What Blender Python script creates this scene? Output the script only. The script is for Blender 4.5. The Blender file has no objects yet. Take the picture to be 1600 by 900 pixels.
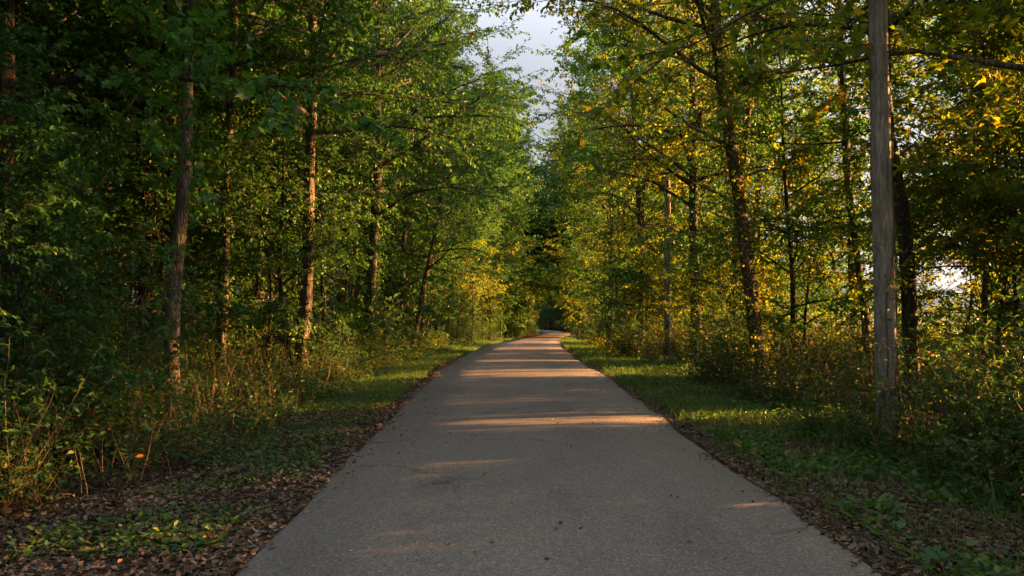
import bpy, math
import numpy as np

# ------------------------------------------------------------------ camera, sky, sun, exposure
scene = bpy.context.scene
COL = scene.collection
R = math.radians
EYE = 1.6
F = 1200.0                                     # focal length in units of 1/1600 of the frame width

cam_d = bpy.data.cameras.new('camera'); cam = bpy.data.objects.new('camera', cam_d); COL.objects.link(cam)
cam_d.sensor_width = 36.0; cam_d.lens = 27.0
cam_d.clip_start = 0.05; cam_d.clip_end = 3000
cam.location = (0, 0, EYE)
cam.rotation_euler = (R(90 + 1.34), 0, R(-0.48))
scene.camera = cam

SUN_EL, SUN_AZ = 7.0, 77.0                     # azimuth clockwise from +Y
world = bpy.data.worlds.new('World'); scene.world = world; world.use_nodes = True
wn = world.node_tree; wn.nodes.clear()
w_out = wn.nodes.new('ShaderNodeOutputWorld'); w_bg = wn.nodes.new('ShaderNodeBackground')
w_sky = wn.nodes.new('ShaderNodeTexSky'); w_sky.sky_type = 'NISHITA'; w_sky.sun_disc = False
w_sky.sun_elevation = R(SUN_EL); w_sky.sun_rotation = R(SUN_AZ)
w_sky.air_density = 1.0; w_sky.dust_density = 2.0; w_sky.ozone_density = 1.5
w_hs = wn.nodes.new('ShaderNodeHueSaturation'); w_hs.inputs['Saturation'].default_value = 0.3
wn.links.new(w_sky.outputs[0], w_hs.inputs['Color'])
# sky gradient added for the light: dimmed low down, brightened overhead; faint cloud noise
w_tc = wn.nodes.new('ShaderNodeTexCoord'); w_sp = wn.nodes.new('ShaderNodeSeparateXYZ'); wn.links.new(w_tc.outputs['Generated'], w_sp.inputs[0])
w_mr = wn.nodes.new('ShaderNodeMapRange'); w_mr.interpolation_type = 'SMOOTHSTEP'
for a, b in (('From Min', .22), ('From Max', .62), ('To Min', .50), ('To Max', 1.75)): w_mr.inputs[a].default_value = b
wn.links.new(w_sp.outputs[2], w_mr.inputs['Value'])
w_ns = wn.nodes.new('ShaderNodeTexNoise'); w_ns.inputs['Scale'].default_value = 3.5; w_ns.inputs['Detail'].default_value = 5
wn.links.new(w_tc.outputs['Generated'], w_ns.inputs['Vector'])
w_cl = wn.nodes.new('ShaderNodeMapRange')
for a, b in (('From Min', .35), ('From Max', .65), ('To Min', .95), ('To Max', 1.05)): w_cl.inputs[a].default_value = b
wn.links.new(w_ns.outputs[0], w_cl.inputs['Value'])
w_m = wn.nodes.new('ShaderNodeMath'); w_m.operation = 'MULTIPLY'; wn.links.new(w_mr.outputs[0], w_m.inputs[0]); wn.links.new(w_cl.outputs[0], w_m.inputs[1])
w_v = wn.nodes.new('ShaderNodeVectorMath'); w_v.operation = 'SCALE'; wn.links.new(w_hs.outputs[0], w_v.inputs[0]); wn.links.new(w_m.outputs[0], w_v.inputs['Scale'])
w_t = wn.nodes.new('ShaderNodeVectorMath'); w_t.operation = 'MULTIPLY'; wn.links.new(w_v.outputs[0], w_t.inputs[0]); w_t.inputs[1].default_value = (1.0, .965, 1.01)
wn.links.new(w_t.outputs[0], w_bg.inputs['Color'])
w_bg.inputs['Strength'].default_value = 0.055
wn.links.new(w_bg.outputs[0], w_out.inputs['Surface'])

sun_d = bpy.data.lights.new('sun', 'SUN'); sun = bpy.data.objects.new('sun', sun_d); COL.objects.link(sun)
sun_d.energy = 5.0; sun_d.angle = R(0.6); sun_d.color = (1.0, 0.44, 0.13)
SD = np.array([math.sin(R(SUN_AZ)) * math.cos(R(SUN_EL)), math.cos(R(SUN_AZ)) * math.cos(R(SUN_EL)), math.sin(R(SUN_EL))])
from mathutils import Vector
sun.rotation_euler = Vector(SD).to_track_quat('Z', 'Y').to_euler()

scene.view_settings.view_transform = 'Standard'; scene.view_settings.look = 'None'
scene.view_settings.gamma = 1.0; scene.view_settings.use_curve_mapping = False
scene.view_settings.exposure = 3.5
scene.cycles.max_bounces = 8; scene.cycles.diffuse_bounces = 4; scene.cycles.transmission_bounces = 4
scene.cycles.sample_clamp_indirect = 4.0
scene.cycles.use_denoising = True

# ------------------------------------------------------------------ lie of the land
RC = np.array([[0.3,-60],[0.3,-5],[0.3,12],[0.3,22],[0.55,31],[1.25,46],[2.5,63],[4.6,84],[6.9,104],[8.0,116],[7.0,129],[3.0,141],[-6,152],[-20,160],[-45,168]], float)
ZP = np.array([[-400,0],[12,0],[20,-0.03],[30,-0.28],[46,-0.72],[63,-1.18],[84,-1.75],[108,-2.3],[125,-2.6],[160,-2.7],[900,-2.7]], float)
HALF = 1.97
def smooth_poly(P, n):
    t = np.r_[0, np.cumsum(np.hypot(*np.diff(P, axis=0).T))]
    s = np.linspace(0, t[-1], n)
    out = np.stack([np.interp(s, t, P[:, 0]), np.interp(s, t, P[:, 1])], 1)
    k = 25; ker = np.hanning(k); ker /= ker.sum()
    for c in range(2):
        a = np.pad(out[:, c], k//2, mode='reflect', reflect_type='odd'); out[:, c] = np.convolve(a, ker, 'valid')
    return out
ROAD = smooth_poly(RC, 600)
ZY = np.linspace(-60, 200, 521)
zk = np.hanning(21); zk /= zk.sum()
ZZ = np.convolve(np.pad(np.interp(ZY, ZP[:, 0], ZP[:, 1]), 10, mode='edge'), zk, 'valid')
def zprof(y): return np.interp(y, ZY, ZZ)
def road_dist(x, y):
    """signed distance off the road's centre line (right positive)"""
    x = np.asarray(x, float); y = np.asarray(y, float); sh = x.shape
    x = x.ravel(); y = y.ravel(); out = np.empty(len(x))
    A = ROAD[:-1]; T = ROAD[1:] - A; L2 = (T**2).sum(1)
    for i in range(0, len(x), 4000):
        px = x[i:i+4000, None]; py = y[i:i+4000, None]
        u = np.clip(((px - A[:, 0]) * T[:, 0] + (py - A[:, 1]) * T[:, 1]) / L2, 0, 1)
        dx = px - A[:, 0] - u * T[:, 0]; dy = py - A[:, 1] - u * T[:, 1]
        d = np.hypot(dx, dy); j = d.argmin(1); r = np.arange(len(j))
        sg = np.sign(T[j, 1] * dx[r, j] - T[j, 0] * dy[r, j])
        out[i:i+4000] = d[r, j] * np.where(sg == 0, 1, sg)
    return out.reshape(sh)
def wob(x, y):
    return (np.sin(x*0.9 + 1.3) * np.cos(y*0.7 + 0.4) + 0.6*np.sin(x*1.9 + y*1.3) + 0.5*np.cos(y*2.3 - x*0.8 + 2)) / 2.1
def ground_z(x, y, d=None):
    x = np.asarray(x, float); y = np.asarray(y, float)
    if d is None: d = road_dist(x, y)
    a = np.clip((np.abs(d) - HALF - 0.1) / 2.5, 0, 1); a = a*a*(3-2*a)
    return zprof(y) + a * (-0.10 + 0.07 * wob(x, y)) - 0.012 * (np.abs(d) > HALF - .35)

# ------------------------------------------------------------------ mesh helpers
def mesh_from(name, V, faces_idx, loop_tot, rnd=None, mat=None, smooth=False, midx=None):
    """V (n,3), faces_idx flat vertex indices, loop_tot per face"""
    me = bpy.data.meshes.new(name)
    me.vertices.add(len(V)); me.vertices.foreach_set('co', np.ascontiguousarray(V, np.float32).ravel())
    me.loops.add(len(faces_idx)); me.loops.foreach_set('vertex_index', np.ascontiguousarray(faces_idx, np.int32))
    me.polygons.add(len(loop_tot))
    st = np.r_[0, np.cumsum(loop_tot)[:-1]].astype(np.int32)
    me.polygons.foreach_set('loop_start', st)
    if smooth: me.polygons.foreach_set('use_smooth', np.ones(len(loop_tot), bool))
    me.update(calc_edges=True)
    if rnd is not None:
        at = me.attributes.new('rnd', 'FLOAT', 'POINT'); at.data.foreach_set('value', np.ascontiguousarray(rnd, np.float32))
    if mat is not None:
        for m in (mat if isinstance(mat, (list, tuple)) else [mat]): me.materials.append(m)
    if midx is not None: me.polygons.foreach_set('material_index', np.ascontiguousarray(midx, np.int32))
    return me
def link(name, me, parent=None):
    o = bpy.data.objects.new(name, me); COL.objects.link(o)
    if parent is not None: o.parent = parent
    return o
def tag(o, label=None, cat=None, group=None, kind=None):
    if label: o['label'] = label
    if cat: o['category'] = cat
    if group: o['group'] = group
    if kind: o['kind'] = kind
    return o
def empty(name, loc, rz=0, sc=1):
    o = bpy.data.objects.new(name, None); COL.objects.link(o)
    o.location = loc; o.rotation_euler = (0, 0, rz); o.scale = (sc, sc, sc); o.empty_display_size = .3
    return o
def unit(a): return a / np.maximum(np.linalg.norm(a, axis=-1, keepdims=True), 1e-9)

class Geo:
    """collects pieces for one mesh"""
    def __init__(s): s.V = []; s.F = []; s.T = []; s.Rn = []; s.M = []; s.n = 0
    def add(s, V, F, T, rnd=None, m=0):
        s.V.append(V); s.F.append(F + s.n); s.T.append(T); s.Rn.append(np.zeros(len(V)) if rnd is None else rnd)
        s.M.append(np.full(len(T), m)); s.n += len(V)
    def mesh(s, name, mat, smooth=False):
        return mesh_from(name, np.concatenate(s.V), np.concatenate(s.F), np.concatenate(s.T), np.concatenate(s.Rn), mat, smooth, np.concatenate(s.M))
    def tubes(s, P, Rr, sides=6, rnd=None, m=0, cap=True):
        """P (k,m,3) centre lines, Rr (k,m) radii"""
        k, q, _ = P.shape
        if k == 0: return
        T = np.gradient(P, axis=1); T = unit(T)
        ref = np.where(np.abs(T[:, :1, 2:3]) > .75, np.array([1., 0, 0]), np.array([0, 0, 1.]))
        N = unit(np.cross(T, np.broadcast_to(ref, T.shape))); B = np.cross(T, N)
        a = np.linspace(0, 2*np.pi, sides, endpoint=False)
        V = P[:, :, None] + Rr[:, :, None, None] * (np.cos(a)[:, None]*N[:, :, None] + np.sin(a)[:, None]*B[:, :, None])
        base = (np.arange(k) * q * sides)[:, None, None]
        i = np.arange(q-1)[None, :, None] * sides; j = np.arange(sides)[None, None, :]; j2 = (j+1) % sides
        F = np.stack([base+i+j, base+i+sides+j, base+i+sides+j2, base+i+j2], -1).reshape(-1)
        s.add(V.reshape(-1, 3), F, np.full(k*(q-1)*sides, 4), None if rnd is None else np.repeat(rnd, q*sides), m)
    def leaves(s, P, D, N, S, rnd, shape='ovate', m=0):
        t, fs = LEAF[shape]
        n = len(P)
        if n == 0: return
        D = unit(D); B = unit(np.cross(D, N)); N2 = np.cross(B, D)
        V = P[:, None] + S[:, None, None] * (t[None, :, 0:1]*B[:, None] + t[None, :, 1:2]*D[:, None] + t[None, :, 2:3]*N2[:, None])
        k = len(t); base = np.arange(n)[:, None] * k
        flat = np.concatenate(fs)
        F = (base + flat[None]).reshape(-1)
        T = np.tile([len(f) for f in fs], n)
        s.add(V.reshape(-1, 3), F, T, np.repeat(rnd, k), m)

LEAF = {}
LEAF['ovate'] = (np.array([[0,0,0],[-.26,.28,.07],[-.22,.62,.05],[0,1,-.08],[.22,.62,.05],[.26,.28,.07]], float), [np.array([0,3,2,1]), np.array([0,5,4,3])])
LEAF['narrow'] = (np.array([[0,0,0],[-.11,.3,.03],[-.09,.65,0],[0,1,-.15],[.09,.65,0],[.11,.3,.03]], float), [np.array([0,3,2,1]), np.array([0,5,4,3])])
_ml = [[0,0,0],[-.16,-.02,.02],[-.42,.12,.06],[-.26,.24,.05],[-.52,.52,.08],[-.27,.50,.05],[-.24,.62,.04],[-.12,.60,.02],[0,1,-.06]]
_mr = [[-p[0], p[1], p[2]] for p in _ml[1:-1]]
LEAF['lobed'] = (np.array(_ml + _mr, float), [np.array([0,8,7,6,5,4,3,2,1]), np.array([0,9,10,11,12,13,14,15,8])])
LEAF['dry'] = (np.array([[0,0,.05],[-.3,.25,.20],[-.32,.6,.16],[-.05,1,.28],[.26,.7,.02],[.34,.3,.12]], float), [np.array([0,3,2,1]), np.array([0,5,4,3])])
LEAF['blade'] = (np.array([[-.02,0,0],[-.017,.5,.04],[0,1,.28],[.017,.5,.04],[.02,0,0]], float), [np.array([0,1,3,4]), np.array([1,2,3])])

# ------------------------------------------------------------------ materials
def newmat(name):
    m = bpy.data.materials.new(name); m.use_nodes = True; m.node_tree.nodes.clear(); return m
def nd(m, t, **k):
    n = m.node_tree.nodes.new(t)
    for a, b in k.items():
        if a in n.inputs: n.inputs[a].default_value = b
        else: setattr(n, a, b)
    return n
def lk(m, a, b): m.node_tree.links.new(a, b)
def ramp(m, stops, interp='LINEAR'):
    r = nd(m, 'ShaderNodeValToRGB'); e = r.color_ramp.elements; r.color_ramp.interpolation = interp
    while len(e) < len(stops): e.new(.5)
    for i, (p, c) in enumerate(stops): e[i].position = p; e[i].color = (*c, 1)
    return r
def leaf_material(name, stops, trans=0.45, tcol=(1.5, 1.35, .35), rough=.45, spec=.35):
    m = newmat(name); out = nd(m, 'ShaderNodeOutputMaterial')
    at = nd(m, 'ShaderNodeAttribute', attribute_name='rnd')
    r = ramp(m, stops); lk(m, at.outputs['Fac'], r.inputs[0])
    oi = nd(m, 'ShaderNodeObjectInfo')
    hs = nd(m, 'ShaderNodeHueSaturation')
    mr = nd(m, 'ShaderNodeMapRange'); mr.inputs['To Min'].default_value = .75; mr.inputs['To Max'].default_value = 1.25
    lk(m, oi.outputs['Random'], mr.inputs['Value']); lk(m, mr.outputs[0], hs.inputs['Value']); lk(m, r.outputs[0], hs.inputs['Color'])
    p = nd(m, 'ShaderNodeBsdfPrincipled', Roughness=rough); p.inputs['Specular IOR Level'].default_value = spec
    lk(m, hs.outputs[0], p.inputs['Base Color'])
    mx = nd(m, 'ShaderNodeMix', data_type='RGBA', blend_type='MULTIPLY'); mx.inputs[0].default_value = 1
    lk(m, hs.outputs[0], mx.inputs[6]); mx.inputs[7].default_value = (*tcol, 1)
    tr = nd(m, 'ShaderNodeBsdfTranslucent'); lk(m, mx.outputs[2], tr.inputs['Color'])
    ms = nd(m, 'ShaderNodeMixShader'); ms.inputs[0].default_value = trans
    lk(m, p.outputs[0], ms.inputs[1]); lk(m, tr.outputs[0], ms.inputs[2]); lk(m, ms.outputs[0], out.inputs[0])
    return m
M = {}
M['leaf'] = leaf_material('leaf_green', [(0,(.030,.100,.026)),(.5,(.050,.150,.034)),(.88,(.080,.19,.038)),(.985,(.13,.20,.035)),(1,(.36,.22,.03))])
M['leaf_maple'] = leaf_material('leaf_maple', [(0,(.028,.095,.026)),(.5,(.046,.145,.034)),(.9,(.072,.18,.038)),(.985,(.12,.18,.03)),(1,(.45,.20,.03))])
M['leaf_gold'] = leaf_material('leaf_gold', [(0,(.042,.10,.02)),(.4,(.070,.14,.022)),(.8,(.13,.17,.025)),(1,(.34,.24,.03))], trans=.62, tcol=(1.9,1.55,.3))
M['leaf_shrub'] = leaf_material('leaf_shrub', [(0,(.030,.090,.030)),(.5,(.050,.130,.036)),(.88,(.085,.17,.038)),(.98,(.16,.19,.035)),(1,(.34,.18,.03))])
M['grass'] = leaf_material('grass_blade', [(0,(.042,.11,.02)),(.55,(.075,.165,.028)),(.85,(.12,.19,.04)),(.95,(.17,.16,.07)),(1,(.28,.23,.09))], trans=.35, tcol=(1.2,1.3,.4), rough=.5)
M['dry'] = leaf_material('dry_leaf', [(0,(.03,.022,.016)),(.35,(.085,.06,.042)),(.7,(.15,.115,.082)),(.92,(.24,.19,.14)),(1,(.30,.12,.04))], trans=.12, tcol=(1.1,.9,.6), rough=.7)
M['dry_stem'] = leaf_material('dry_stem', [(0,(.06,.04,.022)),(.7,(.13,.085,.045)),(1,(.30,.20,.10))], trans=.1, rough=.7)

def bark_material(name, c0, c1, c2, sc=14, bump=.6):
    m = newmat(name); out = nd(m, 'ShaderNodeOutputMaterial')
    tc = nd(m, 'ShaderNodeTexCoord'); mp = nd(m, 'ShaderNodeMapping'); mp.inputs['Scale'].default_value = (1, 1, .16)
    lk(m, tc.outputs['Object'], mp.inputs['Vector'])
    n1 = nd(m, 'ShaderNodeTexNoise', Scale=sc, Detail=7, Roughness=.65); lk(m, mp.outputs[0], n1.inputs['Vector'])
    n2 = nd(m, 'ShaderNodeTexNoise', Scale=2.2, Detail=3); lk(m, tc.outputs['Object'], n2.inputs['Vector'])
    v = nd(m, 'ShaderNodeTexVoronoi', Scale=sc*1.4); v.feature = 'DISTANCE_TO_EDGE'; lk(m, mp.outputs[0], v.inputs['Vector'])
    r = ramp(m, [(.3, c0), (.52, c1), (.72, c2)]); lk(m, n1.outputs[0], r.inputs[0])
    mx = nd(m, 'ShaderNodeMix', data_type='RGBA', blend_type='MULTIPLY'); mx.inputs[0].default_value = .7
    r2 = ramp(m, [(.35, (.55,.6,.5)), (.65, (1.1,1.05,1))]); lk(m, n2.outputs[0], r2.inputs[0])
    lk(m, r.outputs[0], mx.inputs[6]); lk(m, r2.outputs[0], mx.inputs[7])
    b = nd(m, 'ShaderNodeBump', Strength=min(1, bump*1.5), Distance=.035)
    ad = nd(m, 'ShaderNodeMath', operation='ADD'); 
    mv = nd(m, 'ShaderNodeMapRange'); mv.inputs['From Max'].default_value = .12; lk(m, v.outputs[0], mv.inputs['Value'])
    lk(m, n1.outputs[0], ad.inputs[0]); lk(m, mv.outputs[0], ad.inputs[1]); lk(m, ad.outputs[0], b.inputs['Height'])
    p = nd(m, 'ShaderNodeBsdfPrincipled', Roughness=.85); p.inputs['Specular IOR Level'].default_value = .2
    lk(m, mx.outputs[2], p.inputs['Base Color']); lk(m, b.outputs[0], p.inputs['Normal']); lk(m, p.outputs[0], out.inputs[0])
    return m
M['bark'] = bark_material('bark_brown', (.045,.035,.026), (.11,.088,.068), (.2,.165,.13))
M['bark_grey'] = bark_material('bark_grey', (.06,.052,.042), (.14,.12,.10), (.24,.21,.18), 18)
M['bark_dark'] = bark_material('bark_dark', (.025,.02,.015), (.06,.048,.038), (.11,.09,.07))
M['pole'] = bark_material('weathered_pole', (.10,.093,.084), (.235,.22,.20), (.37,.35,.325), 26, .35)
M['twig'] = bark_material('twig_bark', (.05,.04,.03), (.09,.07,.05), (.15,.12,.09), 20, .2)

def asphalt_material():
    m = newmat('asphalt'); out = nd(m, 'ShaderNodeOutputMaterial'); tc = nd(m, 'ShaderNodeTexCoord')
    O = tc.outputs['Object']
    fine = nd(m, 'ShaderNodeTexVoronoi', Scale=95.0); lk(m, O, fine.inputs['Vector'])
    fr = ramp(m, [(0,(.105,.098,.091)),(.5,(.160,.150,.140)),(.85,(.205,.192,.180)),(1,(.32,.30,.28))]); 
    sep = nd(m, 'ShaderNodeSeparateColor'); lk(m, fine.outputs['Color'], sep.inputs[0]); lk(m, sep.outputs[0], fr.inputs[0])
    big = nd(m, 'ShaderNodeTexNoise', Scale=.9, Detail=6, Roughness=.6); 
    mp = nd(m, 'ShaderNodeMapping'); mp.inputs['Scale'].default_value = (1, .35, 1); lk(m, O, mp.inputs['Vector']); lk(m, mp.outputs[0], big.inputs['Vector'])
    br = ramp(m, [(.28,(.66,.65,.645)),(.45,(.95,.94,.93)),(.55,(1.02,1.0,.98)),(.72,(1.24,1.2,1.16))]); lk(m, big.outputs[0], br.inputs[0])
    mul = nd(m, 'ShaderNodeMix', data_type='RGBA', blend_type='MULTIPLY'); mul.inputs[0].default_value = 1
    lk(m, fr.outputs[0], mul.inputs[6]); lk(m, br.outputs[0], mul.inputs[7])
    # cracks
    dn = nd(m, 'ShaderNodeTexNoise', Scale=2.5, Detail=5); lk(m, O, dn.inputs['Vector'])
    va = nd(m, 'ShaderNodeVectorMath', operation='MULTIPLY_ADD'); lk(m, dn.outputs['Color'], va.inputs[0]); va.inputs[1].default_value = (.7,.7,0); lk(m, O, va.inputs[2])
    cv = nd(m, 'ShaderNodeTexVoronoi', Scale=.42); cv.feature = 'DISTANCE_TO_EDGE'; lk(m, va.outputs[0], cv.inputs['Vector'])
    cr = ramp(m, [(0,(1,1,1)),(.003,(.6,.6,.6)),(.007,(0,0,0))]); lk(m, cv.outputs[0], cr.inputs[0])
    mk = nd(m, 'ShaderNodeTexNoise', Scale=.55, Detail=3); lk(m, O, mk.inputs['Vector'])
    mkr = ramp(m, [(.45,(0,0,0)),(.58,(1,1,1))]); lk(m, mk.outputs[0], mkr.inputs[0])
    cm = nd(m, 'ShaderNodeMath', operation='MULTIPLY'); lk(m, cr.outputs[0], cm.inputs[0]); lk(m, mkr.outputs[0], cm.inputs[1])
    c2 = nd(m, 'ShaderNodeMath', operation='MULTIPLY'); lk(m, cm.outputs[0], c2.inputs[0]); c2.inputs[1].default_value = .75
    mc = nd(m, 'ShaderNodeMix', data_type='RGBA'); lk(m, c2.outputs[0], mc.inputs[0]); lk(m, mul.outputs[2], mc.inputs[6]); mc.inputs[7].default_value = (.025,.023,.021,1)
    b = nd(m, 'ShaderNodeBump', Strength=.4, Distance=.005)
    bs = nd(m, 'ShaderNodeMath', operation='SUBTRACT'); lk(m, sep.outputs[1], bs.inputs[0]); lk(m, c2.outputs[0], bs.inputs[1]); lk(m, bs.outputs[0], b.inputs['Height'])
    p = nd(m, 'ShaderNodeBsdfPrincipled', Roughness=.8); p.inputs['Specular IOR Level'].default_value = .3
    lk(m, mc.outputs[2], p.inputs['Base Color']); lk(m, b.outputs[0], p.inputs['Normal']); lk(m, p.outputs[0], out.inputs[0])
    return m
M['asphalt'] = asphalt_material()
def ground_material():
    m = newmat('forest_soil'); out = nd(m, 'ShaderNodeOutputMaterial'); tc = nd(m, 'ShaderNodeTexCoord'); O = tc.outputs['Object']
    v = nd(m, 'ShaderNodeTexVoronoi', Scale=16.0); lk(m, O, v.inputs['Vector'])
    sep = nd(m, 'ShaderNodeSeparateColor'); lk(m, v.outputs['Color'], sep.inputs[0])
    r = ramp(m, [(0,(.022,.016,.011)),(.5,(.05,.034,.022)),(.85,(.09,.062,.04)),(1,(.15,.11,.07))]); lk(m, sep.outputs[0], r.inputs[0])
    # meadow east of the belt of trees
    n = nd(m, 'ShaderNodeTexNoise', Scale=.35, Detail=5); lk(m, O, n.inputs['Vector'])
    g = ramp(m, [(.3,(.07,.12,.02)),(.55,(.14,.17,.035)),(.75,(.22,.19,.06))]); lk(m, n.outputs[0], g.inputs[0])
    sx = nd(m, 'ShaderNodeSeparateXYZ'); lk(m, O, sx.inputs[0])
    ad = nd(m, 'ShaderNodeMath', operation='MULTIPLY_ADD'); lk(m, n.outputs[0], ad.inputs[0]); ad.inputs[1].default_value = 8; lk(m, sx.outputs[0], ad.inputs[2])
    mr = nd(m, 'ShaderNodeMapRange'); mr.inputs['From Min'].default_value = 19; mr.inputs['From Max'].default_value = 23; lk(m, ad.outputs[0], mr.inputs['Value'])
    mx = nd(m, 'ShaderNodeMix', data_type='RGBA'); lk(m, mr.outputs[0], mx.inputs[0]); lk(m, r.outputs[0], mx.inputs[6]); lk(m, g.outputs[0], mx.inputs[7])
    b = nd(m, 'ShaderNodeBump', Strength=.8, Distance=.03); lk(m, sep.outputs[1], b.inputs['Height'])
    p = nd(m, 'ShaderNodeBsdfPrincipled', Roughness=.9); p.inputs['Specular IOR Level'].default_value = .15
    lk(m, mx.outputs[2], p.inputs['Base Color']); lk(m, b.outputs[0], p.inputs['Normal']); lk(m, p.outputs[0], out.inputs[0])
    return m
M['ground'] = ground_material()

# ------------------------------------------------------------------ ground and road
def grid_mesh(name, xs, ys, zf, mat):
    X, Y = np.meshgrid(xs, ys); Z = zf(X, Y); nx, ny = len(xs), len(ys)
    i = (np.arange(ny-1)[:, None]*nx + np.arange(nx-1)[None]).ravel()
    return mesh_from(name, np.stack([X, Y, Z], -1).reshape(-1, 3), np.stack([i, i+1, i+nx+1, i+nx], 1).ravel(), np.full(len(i), 4), None, mat, True)
xs = np.r_[-1500, -800, -400, -200, -120, np.arange(-80, -14, 3), np.arange(-14, 18, .4), np.arange(18, 80, 3), 120, 200, 400, 800, 1500]
ys = np.r_[-800, -300, -120, np.arange(-60, 0, 3), np.arange(0, 40, .4), np.arange(40, 170, 1.2), np.arange(175, 300, 12), 400, 700, 1500]
tag(link('ground', grid_mesh('ground', xs, ys, ground_z, M['ground'])), 'brown leaf-littered forest ground either side of the road', kind='structure')

def road_mesh():
    P = ROAD; T = unit(np.gradient(P, axis=0)); Nn = np.stack([T[:, 1], -T[:, 0]], 1)
    n = len(P); offs = np.array([-1, -.975, -.5, 0, .5, .975, 1.0])
    s = np.arange(n)*.55
    V = []
    for o in offs:
        w = HALF + (.05*np.sin(s*.31 + o*3) + .035*np.sin(s*.83 + o) + .02*np.sin(s*1.9+o*5)) * (abs(o) > .9)
        q = P + Nn * (o * w)[:, None]
        z = zprof(q[:, 1]) + .022 + .03*(1 - o*o) - (.03 if abs(o) == 1 else 0)
        V.append(np.c_[q, z])
    V = np.stack(V, 1); k = len(offs)
    i = (np.arange(n-1)[:, None]*k + np.arange(k-1)[None]).ravel()
    return mesh_from('road', V.reshape(-1, 3), np.stack([i, i+1, i+k+1, i+k], 1).ravel(), np.full(len(i), 4), None, M['asphalt'], True)
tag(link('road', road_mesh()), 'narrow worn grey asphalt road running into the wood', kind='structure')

# ------------------------------------------------------------------ trees
def interp_path(P, u):
    """P (k,m,3), u (k,j) in 0..1 -> points and tangents (k,j,3)"""
    m = P.shape[1]; f = np.clip(u, 0, .9999) * (m-1); i = f.astype(int); w = (f - i)[..., None]
    r = np.arange(P.shape[0])[:, None]
    a = P[r, i]; b = P[r, i+1]
    return a*(1-w) + b*w, unit(b - a)
def grow(start, dirn, length, m, rng, bend=(0, 0, 0), noise=.12):
    """centre lines (k,m,3) that start at start along dirn, bend towards `bend` and wander"""
    k = len(start); P = np.empty((k, m, 3)); P[:, 0] = start; d = unit(dirn.copy())
    st = (length / (m-1))[:, None]; bend = np.asarray(bend, float)
    for i in range(1, m):
        d = unit(d + bend/(m-1) + rng.normal(0, noise, (k, 3)))
        P[:, i] = P[:, i-1] + d*st
    return P
def rot_off(T, side, ang, rng, flat=.5):
    """branch directions leaving tangents T to one side by ang, mostly in the horizontal plane of the branch"""
    up = np.array([0, 0, 1.]); Sx = unit(np.cross(T, up) + rng.normal(0, flat*.5, T.shape))
    return unit(T*np.cos(ang)[..., None] + Sx*(side*np.sin(ang))[..., None] + rng.normal(0, flat*.18, T.shape))

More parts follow.
